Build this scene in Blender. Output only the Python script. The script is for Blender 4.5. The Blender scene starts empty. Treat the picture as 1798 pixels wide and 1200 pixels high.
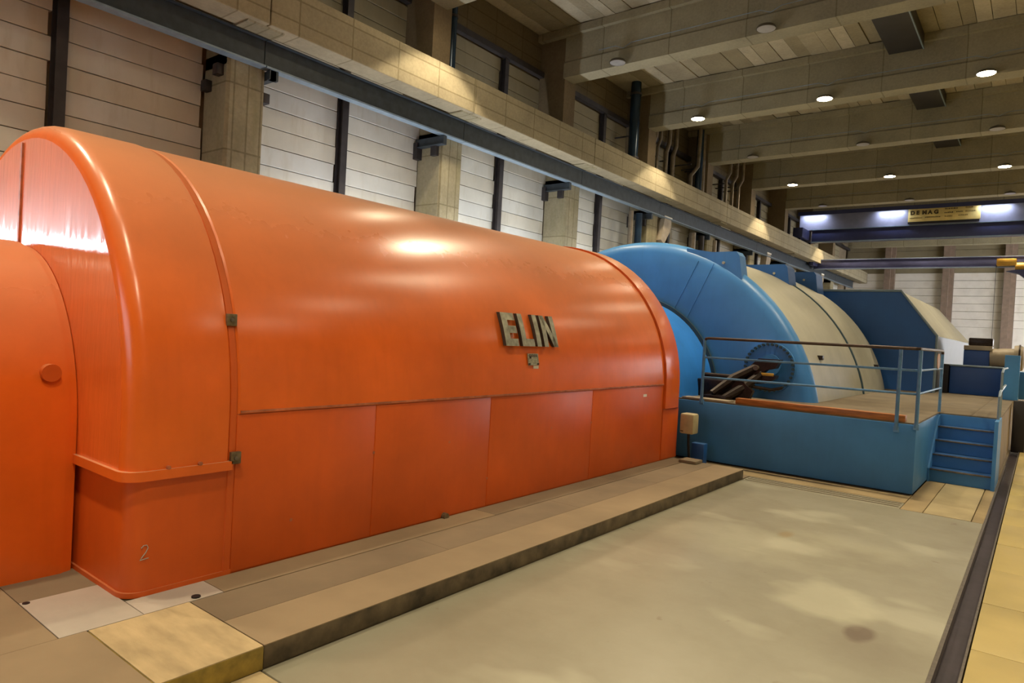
import bpy, bmesh, math, random
from mathutils import Vector, Matrix
random.seed(7)
S = bpy.context.scene
COL = S.collection

# ------------------------------------------------------------------ camera
R0, R1, R2 = (0.78553716, -0.05424624, 0.61643225), (0.05218019, 0.9984091, 0.02136562), (-0.61661058, 0.01538206, 0.78711803)
def w3(r): return Vector((r[0], r[2], -r[1]))          # (x, down, y) -> world (x, y, z)
cx_, up_, bk_ = w3(R0), -w3(R1), -w3(R2)
cam = bpy.data.cameras.new('camera'); cam.sensor_width = 36.0; cam.lens = 1190.24 / 1798 * 36
cam.clip_end = 300
camo = bpy.data.objects.new('camera', cam); COL.objects.link(camo)
camo.matrix_world = Matrix(((cx_.x, up_.x, bk_.x, 0), (cx_.y, up_.y, bk_.y, 0), (cx_.z, up_.z, bk_.z, 2.05), (0, 0, 0, 1)))
S.camera = camo
# ------------------------------------------------------------------ world, light, exposure
W = bpy.data.worlds.new('world'); S.world = W; W.use_nodes = True
W.node_tree.nodes['Background'].inputs[0].default_value = (0.55, 0.65, 0.85, 1)
W.node_tree.nodes['Background'].inputs[1].default_value = 0.6
S.view_settings.view_transform = 'Standard'; S.view_settings.look = 'None'
S.view_settings.gamma = 1; S.view_settings.exposure = 0.0
S.view_settings.use_curve_mapping = False
LAMP_SPOT = 1700.0        # watts of the downward cone of each lit high-bay lamp
LAMP_GLOW = 60.0         # emission of the lens disc
TUBE_W = 110.0           # aisle battens behind the casing
CRANE_W = 42.0
FILL_WINDOW_E = 15.0  # added unseen panes that brighten the far wall
WINDOW2_E = 16.0
WINDOW_E = 4.0           # near-end daylight windows
WARM = (1.0, 0.83, 0.56)
COOL = (0.92, 0.95, 1.0)

# ------------------------------------------------------------------ materials
def nodes(name):
    m = bpy.data.materials.new(name); m.use_nodes = True
    nt = m.node_tree; b = nt.nodes['Principled BSDF']
    return m, nt, b
def pos(nt, scale=(1, 1, 1)):
    g = nt.nodes.new('ShaderNodeNewGeometry'); mp = nt.nodes.new('ShaderNodeMapping')
    mp.inputs['Scale'].default_value = scale
    nt.links.new(g.outputs['Position'], mp.inputs['Vector']); return mp.outputs['Vector']
def noise(nt, vec, scale, detail=4, rough=0.55):
    n = nt.nodes.new('ShaderNodeTexNoise'); n.inputs['Scale'].default_value = scale
    n.inputs['Detail'].default_value = detail; n.inputs['Roughness'].default_value = rough
    nt.links.new(vec, n.inputs['Vector']); return n.outputs['Fac']
def ramp(nt, fac, stops):
    r = nt.nodes.new('ShaderNodeValToRGB'); nt.links.new(fac, r.inputs['Fac'])
    e = r.color_ramp.elements
    while len(e) < len(stops): e.new(0.5)
    for k, (p, c) in enumerate(stops):
        e[k].position = p; e[k].color = (c[0], c[1], c[2], 1) if not isinstance(c, (int, float)) else (c, c, c, 1)
    return r.outputs['Color']
def mix(nt, fac, a, b, mode='MIX'):
    m = nt.nodes.new('ShaderNodeMix'); m.data_type = 'RGBA'; m.blend_type = mode
    def put(s, v):
        if hasattr(v, 'is_output') or isinstance(v, bpy.types.NodeSocket): nt.links.new(v, s)
        elif isinstance(v, (int, float)): s.default_value = v
        else: s.default_value = (v[0], v[1], v[2], 1)
    put(m.inputs[0], fac); put(m.inputs[6], a); put(m.inputs[7], b)
    return m.outputs[2]
def bump(nt, b, h, strength=0.2, dist=0.02):
    n = nt.nodes.new('ShaderNodeBump'); n.inputs['Strength'].default_value = strength
    n.inputs['Distance'].default_value = dist; nt.links.new(h, n.inputs['Height']); nt.links.new(n.outputs['Normal'], b.inputs['Normal'])
def plain(name, c, rough=0.5, metal=0.0, var=0.15, scale=3.0, stretch=(1, 1, 1), spec=0.5, bumpy=0.0):
    m, nt, b = nodes(name)
    v = pos(nt, stretch); n = noise(nt, v, scale)
    d = tuple(x * (1 - var) for x in c); l = tuple(min(1, x * (1 + var)) for x in c)
    nt.links.new(ramp(nt, n, [(0.3, d), (0.7, l)]), b.inputs['Base Color'])
    b.inputs['Roughness'].default_value = rough; b.inputs['Metallic'].default_value = metal
    b.inputs['Specular IOR Level'].default_value = spec
    if bumpy: bump(nt, b, noise(nt, v, scale * 8), bumpy)
    return m
def paint(name, c, dust, rough=0.38, coat=0.0, dustamt=0.55, wave=0.0):
    """old gloss paint on sheet steel: faint mottling, drips and dust that lies on upward faces"""
    m, nt, b = nodes(name)
    v = pos(nt); n1 = noise(nt, v, 1.3, 5); v2 = pos(nt, (6, 6, 0.5)); n2 = noise(nt, v2, 2.0, 4)
    base = ramp(nt, n1, [(0.3, tuple(x * .86 for x in c)), (0.72, tuple(min(1, x * 1.12) for x in c))])
    base = mix(nt, ramp(nt, n2, [(0.48, 0.0), (0.9, 0.2)]), base, tuple(x * .6 for x in c))
    g = nt.nodes.new('ShaderNodeNewGeometry'); sp = nt.nodes.new('ShaderNodeSeparateXYZ')
    nt.links.new(g.outputs['Normal'], sp.inputs[0])
    up = ramp(nt, sp.outputs['Z'], [(0.25, 0.0), (1.0, dustamt)])
    base = mix(nt, up, base, dust)
    nt.links.new(base, b.inputs['Base Color'])
    rr = ramp(nt, noise(nt, v, 5, 3), [(0.2, rough * .92), (0.8, min(1, rough * 1.1))])
    rr2 = mix(nt, up, rr, (0.33, 0.33, 0.33))
    nt.links.new(rr2, b.inputs['Roughness'])
    b.inputs['Coat Weight'].default_value = coat; b.inputs['Coat Roughness'].default_value = 0.12
    if wave: bump(nt, b, noise(nt, v, 2.2, 2), wave, 0.05)
    return m
def streaky(m):
    # hand-brushed gloss coat: fine vertical brush ripples
    nt = m.node_tree; b = nt.nodes['Principled BSDF']
    h = noise(nt, pos(nt, (9, 9, 1.6)), 2.2, 4)
    n = nt.nodes.new('ShaderNodeBump'); n.inputs['Strength'].default_value = .35; n.inputs['Distance'].default_value = .012
    nt.links.new(h, n.inputs['Height']); nt.links.new(n.outputs['Normal'], b.inputs['Coat Normal'])
    nt.links.new(ramp(nt, h, [(0.3, .03), (0.7, .22)]), b.inputs['Coat Roughness'])
def concrete(name, c, form='none', rough=0.9, contrast=0.3, green=0.0):
    """board-marked concrete; the shutter-board joints are a brick pattern on the surface"""
    m, nt, b = nodes(name)
    v = pos(nt); n = noise(nt, v, 0.9, 8, 0.65); f = noise(nt, v, 14, 4)
    col = ramp(nt, n, [(0.25, tuple(x * (1 - contrast) for x in c)), (0.75, tuple(min(1, x * (1 + contrast * .7)) for x in c))])
    col = mix(nt, 0.25, col, ramp(nt, f, [(0.3, tuple(x * .6 for x in c)), (0.7, tuple(min(1, x * 1.3) for x in c))]))
    if green: col = mix(nt, ramp(nt, noise(nt, pos(nt, (3, 3, .6)), 1.2, 5), [(0.5, 0.0), (0.7, green)]), col, (c[0] * .6, c[1] * .62, c[2] * .4))
    h = f
    if form != 'none':
        g = nt.nodes.new('ShaderNodeNewGeometry'); s = nt.nodes.new('ShaderNodeSeparateXYZ'); nt.links.new(g.outputs['Position'], s.inputs[0])
        cb = nt.nodes.new('ShaderNodeCombineXYZ')
        a, z = {'yz': ('Y', 'Z'), 'xz': ('X', 'Z'), 'vert': ('Z', 'Y')}[form]
        nt.links.new(s.outputs[a], cb.inputs[0]); nt.links.new(s.outputs[z], cb.inputs[1])
        br = nt.nodes.new('ShaderNodeTexBrick'); nt.links.new(cb.outputs[0], br.inputs['Vector'])
        br.inputs['Scale'].default_value = 1.0; br.inputs['Brick Width'].default_value = 1.35 if form != 'xz' else 2.3
        br.inputs['Row Height'].default_value = {'yz': .45, 'vert': .3, 'xz': 9.0}[form]; br.inputs['Mortar Size'].default_value = 0.025
        br.inputs['Mortar Smooth'].default_value = 0.6; br.offset = 0.0
        br.inputs['Color1'].default_value = (1, 1, 1, 1); br.inputs['Color2'].default_value = (.82, .82, .82, 1); br.inputs['Mortar'].default_value = (.5, .47, .4, 1)
        col = mix(nt, 0.75, col, br.outputs['Color'], 'MULTIPLY')
    nt.links.new(col, b.inputs['Base Color']); b.inputs['Roughness'].default_value = rough
    b.inputs['Specular IOR Level'].default_value = 0.25
    bump(nt, b, h, 0.25, 0.01)
    return m
def emit(name, c, e):
    m, nt, b = nodes(name)
    b.inputs['Base Color'].default_value = (*c, 1); b.inputs['Emission Color'].default_value = (*c, 1); b.inputs['Emission Strength'].default_value = e
    return m
ORG = (0.74, 0.132, 0.015)
M_orange = paint('orange_paint', ORG, (0.58, 0.32, 0.18), 0.22, 0.0, 0.8)
M_orange_gloss = paint('orange_gloss_end_face', ORG, (0.5, 0.25, 0.14), 0.42, 1.0, 0.3, 0.0)
streaky(M_orange_gloss)
M_orange_dull = paint('orange_paint_lower', (0.60, 0.092, 0.006), (0.42, 0.20, 0.10), 0.42, 0.0, 0.6)
M_seam = plain('scraped_seam', (0.42, 0.12, 0.05), 0.6, var=.4, scale=9)
M_latch = plain('tarnished_steel', (0.16, 0.12, 0.07), 0.5, .5, var=.4, scale=30)
M_letter = plain('weathered_aluminium', (0.33, 0.32, 0.25), 0.42, .55, var=.45, scale=9)
M_edge = plain('letter_edge', (0.035, 0.02, 0.012), 0.7)
M_plate = plain('etched_plate', (0.30, 0.28, 0.19), 0.5, .4, var=.5, scale=60)
M_white = plain('white_sticker', (0.8, 0.76, 0.68), 0.6, var=.05)
M_blue = paint('light_blue_paint', (0.042, 0.19, 0.50), (0.15, 0.42, 0.72), 0.36, 0.0, 0.35)
M_blue_pl = paint('platform_blue_paint', (0.046, 0.205, 0.50), (0.1, 0.28, 0.50), 0.5, 0.0, 0.3)
M_blue_dk = paint('dark_blue_paint', (0.010, 0.080, 0.29), (0.08, 0.16, 0.26), 0.5, 0.0, 0.3)
M_blue_cab = paint('cabinet_blue_paint', (0.018, 0.075, 0.29), (0.2, 0.28, 0.45), 0.45, 0.0, 0.6)
M_blue_neck = paint('bright_blue_paint', (0.03, 0.22, 0.75), (0.1, 0.35, 0.8), 0.35, 0.0, 0.2)
M_rail = plain('rail_blue_paint', (0.10, 0.24, 0.46), 0.4, 0.1, var=.2, scale=8)
M_railtop = plain('worn_dark_handrail', (0.05, 0.03, 0.022), 0.32, .3, var=.3, scale=8)
M_cream = paint('cream_paint', (0.38, 0.375, 0.305), (0.48, 0.46, 0.35), 0.45, 0.0, 0.4)
M_groove = plain('joint_dark_blue', (0.02, 0.05, 0.07), 0.5)
M_greyside = plain('grey_blue_sheet', (0.075, 0.088, 0.11), 0.5, var=.1)
M_wood = plain('varnished_timber', (0.34, 0.115, 0.022), 0.45, var=.5, scale=2.5, stretch=(1, 12, 12))
M_deck = plain('deck_cover_brown', (0.15, 0.118, 0.078), 0.8, var=.22, scale=2.0, bumpy=.1)
M_iron = plain('oily_black_iron', (0.022, 0.013, 0.010), 0.35, .5, var=.4, scale=20)
M_black = plain('black_rubber', (0.008, 0.006, 0.008), 0.6)
M_tread = plain('bare_nosing_strip', (0.14, 0.12, 0.10), 0.4, .5, var=.3, scale=20)
M_gutter = plain('dark_gutter_iron', (0.035, 0.025, 0.035), 0.5, .3, var=.3, scale=6)
M_steel = plain('blue_grey_steel', (0.035, 0.047, 0.060), 0.45, .2, var=.25, scale=5)
M_flange = plain('pale_blue_flange', (0.20, 0.27, 0.34), 0.4, .2, var=.15, scale=5)
M_post = plain('dark_brown_steel_post', (0.035, 0.030, 0.032), 0.55, .2, var=.25, scale=4)
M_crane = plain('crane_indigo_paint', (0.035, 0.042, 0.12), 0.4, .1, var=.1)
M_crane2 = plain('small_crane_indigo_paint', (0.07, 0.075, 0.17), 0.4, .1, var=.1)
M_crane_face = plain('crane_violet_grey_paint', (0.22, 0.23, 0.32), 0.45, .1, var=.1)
M_sign = plain('yellow_sign_face', (0.80, 0.64, 0.24), 0.5, var=.15, scale=2)
M_ink = plain('brown_sign_ink', (0.07, 0.045, 0.012), 0.6)
M_ink2 = plain('faded_sign_ink', (0.28, 0.20, 0.06), 0.6)
M_yellow = plain('hoist_yellow', (0.50, 0.28, 0.03), 0.5)
M_duct = plain('dark_duct_sheet', (0.030, 0.029, 0.034), 0.5, .2, var=.2, scale=2)
M_pipe_b = plain('pipe_blue', (0.015, 0.035, 0.065), 0.25, .3, var=.2)
M_pipe_g = plain('pipe_galvanised', (0.26, 0.22, 0.17), 0.35, .6, var=.25, scale=4)
M_beige = plain('beige_machine_paint', (0.34, 0.28, 0.20), 0.5, var=.2)
M_box = plain('ivory_junction_box', (0.44, 0.38, 0.22), 0.5, var=.12, scale=10)
M_tag = plain('salmon_tag', (0.55, 0.30, 0.18), 0.6)
M_beamc = concrete('beam_concrete', (0.30, 0.27, 0.185), 'xz', contrast=.25)
M_girder = concrete('girder_concrete', (0.33, 0.285, 0.19), 'yz', contrast=.3)
M_column = concrete('column_concrete', (0.29, 0.255, 0.165), 'vert', contrast=.35, green=.4)
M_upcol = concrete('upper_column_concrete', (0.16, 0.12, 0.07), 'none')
M_slabc = concrete('ceiling_board_concrete', (0.30, 0.25, 0.17), 'none', contrast=.35)
M_slabs = [concrete('ceiling_board_' + n, c, 'none', contrast=.3) for n, c in (('pale', (0.46, 0.41, 0.31)), ('mid', (0.37, 0.325, 0.235)), ('dark', (0.29, 0.25, 0.17)))]
M_fascia = concrete('upper_wall_concrete', (0.15, 0.12, 0.075), 'yz', contrast=.2)
def wallpanel(name, c):
    m, nt, b = nodes(name)
    v = pos(nt, (1, 1, 1)); n = noise(nt, v, 1.0, 6); s = noise(nt, pos(nt, (1, 3, .7)), 1.6, 5)
    col = ramp(nt, n, [(0.3, tuple(x * .88 for x in c)), (0.7, tuple(min(1, x * 1.06) for x in c))])
    col = mix(nt, ramp(nt, s, [(0.55, 0.0), (0.72, 0.35)]), col, (c[0] * .72, c[1] * .66, c[2] * .55))
    nt.links.new(col, b.inputs['Base Color']); b.inputs['Roughness'].default_value = .85; b.inputs['Specular IOR Level'].default_value = .2
    bump(nt, b, noise(nt, v, 18), .15, .01)
    return m
M_panel = [wallpanel('wall_panel_' + n, c) for n, c in (('white', (.58, .57, .51)), ('warm', (.54, .515, .44)), ('grey', (.55, .55, .51)))]
M_joint = plain('wall_joint_brown', (0.22, 0.17, 0.11), 0.9)
M_upper = wallpanel('upper_plank_shade_brown', (.25, .215, .14))  # wall panel darkened: the dim light up there is put into the colour
M_farpanel = wallpanel('far_wall_panel', (.72, .69, .64))
M_farcol = plain('far_column_pinkish', (0.22, 0.16, 0.12), .85)
M_darkwall = plain('hidden_wall', (0.10, 0.085, 0.06), .9)
def rampm(nt, v, a, b, amt):
    m = nt.nodes.new('ShaderNodeMapRange'); m.inputs['From Min'].default_value = a; m.inputs['From Max'].default_value = b
    m.inputs['To Min'].default_value = amt; m.inputs['To Max'].default_value = 0.0; nt.links.new(v, m.inputs['Value']); return m.outputs['Result']
PALE, OIL = (.50, .49, .36), (.10, .06, .04)
SPOTS = [(-.94, 5.46, .10, .15, OIL, .7, .25), (-1.28, 5.95, .36, .42, PALE, .55, .3), (-2.35, 7.1, .75, .55, PALE, .35, .5), (-2.9, 6.3, .35, .8, OIL, .12, .5), (-2.1, 7.7, .08, .13, (.24, .15, .03), .5, .3), (-.8, 5.2, .25, .3, OIL, .2, .5), (-1.45, 7.8, .6, .25, PALE, .25, .5)]
def slab_mat():
    m, nt, b = nodes('worn_grey_floor_slab')
    v = pos(nt); n = noise(nt, v, 0.6, 6, .6)
    col = ramp(nt, n, [(0.28, (.22, .20, .14)), (0.55, (.285, .268, .198)), (0.8, (.325, .312, .24))])
    st = noise(nt, pos(nt, (1.0, 1.5, 1)), 0.75, 3, .5)                # pale worn patches
    col = mix(nt, ramp(nt, st, [(0.57, 0.0), (0.66, 0.5)]), col, (.44, .43, .33))
    g = nt.nodes.new('ShaderNodeNewGeometry'); wn_ = nt.nodes.new('ShaderNodeTexNoise'); wn_.inputs['Scale'].default_value = 2.5
    nt.links.new(g.outputs['Position'], wn_.inputs['Vector'])
    def blot(col, cx, cy, rx, ry, c, amt, soft=.25):
        a = nt.nodes.new('ShaderNodeVectorMath'); a.operation = 'SUBTRACT'; nt.links.new(g.outputs['Position'], a.inputs[0]); a.inputs[1].default_value = (cx, cy, 0)
        q = nt.nodes.new('ShaderNodeVectorMath'); q.operation = 'MULTIPLY'; nt.links.new(a.outputs[0], q.inputs[0]); q.inputs[1].default_value = (1 / rx, 1 / ry, 0)
        l = nt.nodes.new('ShaderNodeVectorMath'); l.operation = 'LENGTH'; nt.links.new(q.outputs[0], l.inputs[0])
        m2 = nt.nodes.new('ShaderNodeMath'); m2.operation = 'MULTIPLY_ADD'; nt.links.new(wn_.outputs['Fac'], m2.inputs[0]); m2.inputs[1].default_value = 1.6; nt.links.new(l.outputs['Value'], m2.inputs[2])
        return mix(nt, ramp(nt, m2.outputs[0], [(0.0, amt), (1.0, amt)]) if False else rampm(nt, m2.outputs[0], 1.75 - soft, 1.75 + soft, amt), col, c)
    for args in SPOTS: col = blot(col, *args)
    dk = noise(nt, v, 3.1, 3)
    col = mix(nt, ramp(nt, dk, [(0.70, 0.0), (0.76, 0.6)]), col, (.13, .085, .05))
    nt.links.new(col, b.inputs['Base Color'])
    nt.links.new(ramp(nt, n, [(0.3, .55), (0.7, .38)]), b.inputs['Roughness'])
    bump(nt, b, noise(nt, v, 20), .08, .01)
    return m
M_slab = slab_mat()
M_border = plain('beige_floor_border', (0.28, 0.21, 0.105), .6, var=.25, scale=1.5)
M_stripe = plain('groove_line_dirt', (0.13, 0.10, 0.06), .8)
M_border2 = plain('worn_cream_floor_panel', (0.35, 0.285, 0.155), .6, var=.2, scale=1.5)
M_tile = plain('yellow_beige_floor_tile', (0.44, 0.345, 0.125), .45, var=.14, scale=1.2, bumpy=.05)
M_plinth = plain('tan_walkway_concrete', (0.27, 0.205, 0.125), .75, var=.16, scale=1.2, bumpy=.12)
M_cover = plain('brown_cover_and_shade_band', (0.195, 0.15, 0.095), .7, var=.16, scale=1.4, bumpy=.1)
M_coverp = plain('pale_cover_plate', (0.42, 0.38, 0.33), .6, var=.12, scale=2, bumpy=.1)
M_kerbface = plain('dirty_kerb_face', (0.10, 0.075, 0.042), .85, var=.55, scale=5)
M_kyel = plain('worn_yellow_marking', (0.46, 0.36, 0.20), .7, var=.2, scale=3, stretch=(1, 3, 1), bumpy=.15)
M_kyelf = plain('mossy_yellow_face', (0.27, 0.19, 0.03), .8, var=.5, scale=6)
M_lens = emit('lamp_lens', (1.0, .84, .55), LAMP_GLOW)
M_lensoff = plain('unlit_lamp_lens', (0.30, 0.29, 0.29), .3)
M_tube = emit('fluorescent_tube', (.85, .92, 1.0), 30)
M_glass = emit('daylit_window_pane', (.82, .90, 1.0), WINDOW_E)
M_fill_glass = emit('added_fill_pane', (.90, .93, 1.0), FILL_WINDOW_E)
M_glass2 = emit('bright_window_pane', (.86, .90, 1.0), WINDOW2_E)
M_lampbody = plain('lamp_housing', (0.10, 0.085, 0.06), .5, .2)

# ------------------------------------------------------------------ mesh builder
class B:
    def __init__(s): s.v = []; s.f = []; s.m = []
    def add(s, v, f, mi=0):
        o = len(s.v); s.v += [tuple(p) for p in v]; s.f += [tuple(i + o for i in q) for q in f]; s.m += [mi] * len(f)
    def box(s, x0, x1, y0, y1, z0, z1, mi=0, bev=0.0):
        if bev:
            b = min(bev, (x1 - x0) / 2.01, (y1 - y0) / 2.01, (z1 - z0) / 2.01)
            bm = bmesh.new(); bmesh.ops.create_cube(bm, size=1)
            for v in bm.verts: v.co = Vector(((x0 + x1) / 2 + v.co.x * (x1 - x0), (y0 + y1) / 2 + v.co.y * (y1 - y0), (z0 + z1) / 2 + v.co.z * (z1 - z0)))
            bmesh.ops.bevel(bm, geom=bm.edges[:], offset=b, segments=2, affect='EDGES', profile=.5)
            bm.verts.index_update(); s.add([v.co for v in bm.verts], [[v.index for v in f.verts] for f in bm.faces], mi); bm.free(); return s
        s.add([(x0, y0, z0), (x1, y0, z0), (x1, y1, z0), (x0, y1, z0), (x0, y0, z1), (x1, y0, z1), (x1, y1, z1), (x0, y1, z1)],
              [(0, 3, 2, 1), (4, 5, 6, 7), (0, 1, 5, 4), (1, 2, 6, 5), (2, 3, 7, 6), (3, 0, 4, 7)], mi); return s
    def prism(s, pts, axis, a, b, mi=0):
        """closed polygon pts in the plane normal to axis, extruded a..b"""
        def P(p, t): return {'x': (t, p[0], p[1]), 'y': (p[0], t, p[1]), 'z': (p[0], p[1], t)}[axis]
        n = len(pts)
        s.add([P(p, a) for p in pts] + [P(p, b) for p in pts], [tuple(range(n)), tuple(range(2 * n - 1, n - 1, -1))] + [(i, i + n, (i + 1) % n + n, (i + 1) % n) for i in range(n)], mi); return s
    def tube(s, pts, r, n=10, mi=0, cap=True):
        pts = [Vector(p) for p in pts]; rings = []; ref = None
        for i, p in enumerate(pts):
            t = (pts[min(i + 1, len(pts) - 1)] - pts[max(i - 1, 0)]).normalized()
            if ref is None: ref = Vector((0, 0, 1)) if abs(t.z) < .9 else Vector((1, 0, 0))
            u = t.cross(ref).normalized(); w = u.cross(t).normalized(); ref = w
            rr = r[i] if isinstance(r, (list, tuple)) else r
            rings.append([p + (u * math.cos(2 * math.pi * k / n) + w * math.sin(2 * math.pi * k / n)) * rr for k in range(n)])
        v = [q for g in rings for q in g]; f = []
        for i in range(len(rings) - 1):
            for k in range(n): f.append((i * n + k, i * n + (k + 1) % n, (i + 1) * n + (k + 1) % n, (i + 1) * n + k))
        if cap: f.append(tuple(range(n - 1, -1, -1))); f.append(tuple(range((len(rings) - 1) * n, len(rings) * n)))
        s.add(v, f, mi); return s
    def loft(s, secs, cap0=True, cap1=True, close=True, mi=0):
        n = len(secs[0]); v = [p for g in secs for p in g]; f = []
        for i in range(len(secs) - 1):
            for k in range(n if close else n - 1):
                f.append((i * n + k, i * n + (k + 1) % n, (i + 1) * n + (k + 1) % n, (i + 1) * n + k))
        if cap0: f.append(tuple(range(n)))
        if cap1: f.append(tuple(range(len(secs) * n - 1, (len(secs) - 1) * n - 1, -1)))
        s.add(v, f, mi); return s
def obj(name, b, mats, parent=None, smooth=True, loc=None):
    me = bpy.data.meshes.new(name)
    if parent is not None:
        o0 = Vector((0, 0, 0)); p = parent
        while p is not None: o0 += p.location; p = p.parent
    else:
        xs = [v[0] for v in b.v]; ys = [v[1] for v in b.v]; zs = [v[2] for v in b.v]
        o0 = Vector(((min(xs) + max(xs)) / 2, (min(ys) + max(ys)) / 2, min(zs)))
    me.from_pydata([tuple(Vector(p) - o0) for p in b.v], [], b.f); me.update()
    if not isinstance(mats, (list, tuple)): mats = [mats]
    for m in mats: me.materials.append(m)
    me.polygons.foreach_set('material_index', b.m)
    bm = bmesh.new(); bm.from_mesh(me); bmesh.ops.recalc_face_normals(bm, faces=bm.faces[:]); bm.to_mesh(me); bm.free()
    if smooth:
        me.polygons.foreach_set('use_smooth', [True] * len(me.polygons)); me.set_sharp_from_angle(angle=math.radians(32))
    o = bpy.data.objects.new(name, me); COL.objects.link(o)
    if parent is not None: o.parent = parent
    else: o.location = o0
    return o
def tag(o, label=None, cat=None, group=None, kind=None):
    if label: o['label'] = label
    if cat: o['category'] = cat
    if group: o['group'] = group
    if kind: o['kind'] = kind
    return o
def thing(name, label, cat, loc, group=None, kind=None):
    o = bpy.data.objects.new(name, None); COL.objects.link(o); o.location = loc; o.empty_display_size = .2
    return tag(o, label, cat, group, kind)
def struct(name, loc=(0, 0, 0)): return thing(name, None, None, loc, kind='structure')
def clone(root, dx=0, dy=0, dz=0, label=None):
    r = root.copy(); COL.objects.link(r); r.location = Vector(root.location) + Vector((dx, dy, dz))
    if label: r['label'] = label
    def rec(a, b):
        for ch in list(a.children):
            if ch.name == b.name: continue
            c = ch.copy(); COL.objects.link(c); c.parent = b; rec(ch, c)
    rec(root, r); return r
def area(name, loc, rot, sx, sy, power, color, parent=None, spread=math.pi):
    L = bpy.data.lights.new(name, 'AREA'); L.shape = 'RECTANGLE'; L.size = sx; L.size_y = sy; L.energy = power; L.color = color; L.spread = spread
    o = bpy.data.objects.new(name, L); COL.objects.link(o); o.location = loc; o.rotation_euler = rot
    if parent: o.parent = parent; o.location = Vector(loc) - parent.location
    return o
ORD = ['first', 'second', 'third', 'fourth', 'fifth', 'sixth', 'seventh', 'eighth', 'ninth', 'tenth', 'eleventh']

# ================================================================== SHELL
Y0, Y1, XL, XR = -12.0, 65.0, -14.0, 11.0
# ---- floor
fl = struct('floor', (0, 0, 0))
obj('subfloor', B().box(XL - .3, XR + .3, Y0, Y1, -.5, -.07), M_gutter, fl)
obj('grey_slab', B().box(-3.48, -.47, 2.25, 10.16, -.07, 0, bev=.008), M_slab, fl)
obj('yellow_marking', B().box(-3.48, -.47, 1.55, 2.24, -.07, 0, bev=.008), M_kyel, fl)
obj('grey_slab', B().box(-3.48, -.47, Y0, 1.54, -.07, 0), M_slab, fl)
obj('border_strip', B().box(-3.48, -1.38, 10.17, 10.62, -.07, -.004, bev=.006), M_slab, fl)
for y in (10.28, 10.40, 10.52): obj('joint_line', B().box(-3.44, -1.40, y, y + .018, -.01, .0015), M_stripe, fl)
obj('border_strip', B().box(-4.6, -1.38, 10.63, 11.3, -.07, 0, bev=.006), M_border, fl)
obj('border_strip', B().box(-1.37, -1.12, 10.17, 14, -.07, 0, bev=.004), M_border, fl)
obj('border_panel', B().box(-1.11, -.60, 10.17, 12.85, -.07, .002, bev=.004), M_border2, fl)
obj('border_strip', B().box(-.59, -.47, 10.17, 14, -.07, 0, bev=.004), M_border, fl)
obj('gutter_lip', B().box(-.47, -.445, Y0, 16, -.07, .004), M_tread, fl)
obj('gutter_lip', B().box(-.315, -.30, Y0, 60, -.07, .004), M_tread, fl)
obj('machine_hall_floor', B().box(XL, -3.49, Y0, Y1, -.07, -.001), M_cover, fl)
obj('machine_hall_floor', B().box(-3.49, -.47, 14, Y1, -.07, -.002), M_cover, fl)
tile = None
for i in range(3):
    for j in range(15):
        x0 = -.295 + i * 1.15; y0 = 3.47 + j * 1.15
        if tile is None:
            tile = obj('floor_tile', B().box(x0 + .004, x0 + 1.146, y0 + .004, y0 + 1.146, -.07, 0, bev=.004), M_tile, fl)
        else:
            c = tile.copy(); COL.objects.link(c); c.parent = fl; c.location = (i * 1.15, j * 1.15, random.uniform(-.0015, .001))
obj('floor_field', B().box(-.295, 3.15, Y0, 3.465, -.07, 0), M_tile, fl)
obj('floor_field', B().box(-.295, 3.15, 20.73, Y1, -.07, 0), M_tile, fl)
obj('floor_field', B().box(3.16, XR, Y0, Y1, -.07, 0), M_tile, fl)

# ---- left wall : aerated-concrete planks between dark steel posts and columns
wl = struct('wall_left', (XL, 20, 0))
obj('backing', B().box(XL - .4, XL - .12, Y0, Y1, -.07, 12.4), M_joint, wl)
obj('lower_wall', B().box(XL - .12, XL, Y0, Y1, 0, 2.9), M_panel[2], wl)
obj('upper_fascia', B().box(XL - .12, XL + .02, Y0, Y1, 10.86, 12.1), M_fascia, wl)
PZ = [7.225 + .435 * k for k in range(-10, 8)] + [10.66]
edges = []                                      # (y0, y1) of each plank run
y = -5.2
cols_y = [7.05 + 6.12 * k for k in range(-2, 10)]
posts_y = [4.30 + 6.12 * k for k in range(-1, 10)]
cuts = sorted([(c, c + .8) for c in cols_y] + [(p, p + .18) for p in posts_y])
for a, b in zip(cuts[:-1], cuts[1:]): edges.append((a[1] + .02, b[0] - .02))
nparts = 0; far = B(); cache = {}
for (a, b) in edges:
    if a > Y1: continue
    b = min(b, Y1)
    for r in range(len(PZ) - 1):
        z0, z1 = PZ[r], PZ[r + 1]; off = random.uniform(-.012, .012)
        ya, yb = a + random.uniform(-.015, .05), b - random.uniform(-.015, .07)
        if nparts < 285 and a < 36 and b > 1:
            bb = B().box(XL - .12, XL + off, ya, yb, z0 + .008, z1 - .008, bev=.008)
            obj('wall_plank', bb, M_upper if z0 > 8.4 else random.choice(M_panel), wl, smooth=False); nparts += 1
        else:
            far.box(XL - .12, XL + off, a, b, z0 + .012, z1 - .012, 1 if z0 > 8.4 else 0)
o = obj('wall_planks', far, [M_panel[0], M_upper], wl, smooth=False); o['kind'] = 'stuff'
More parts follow.
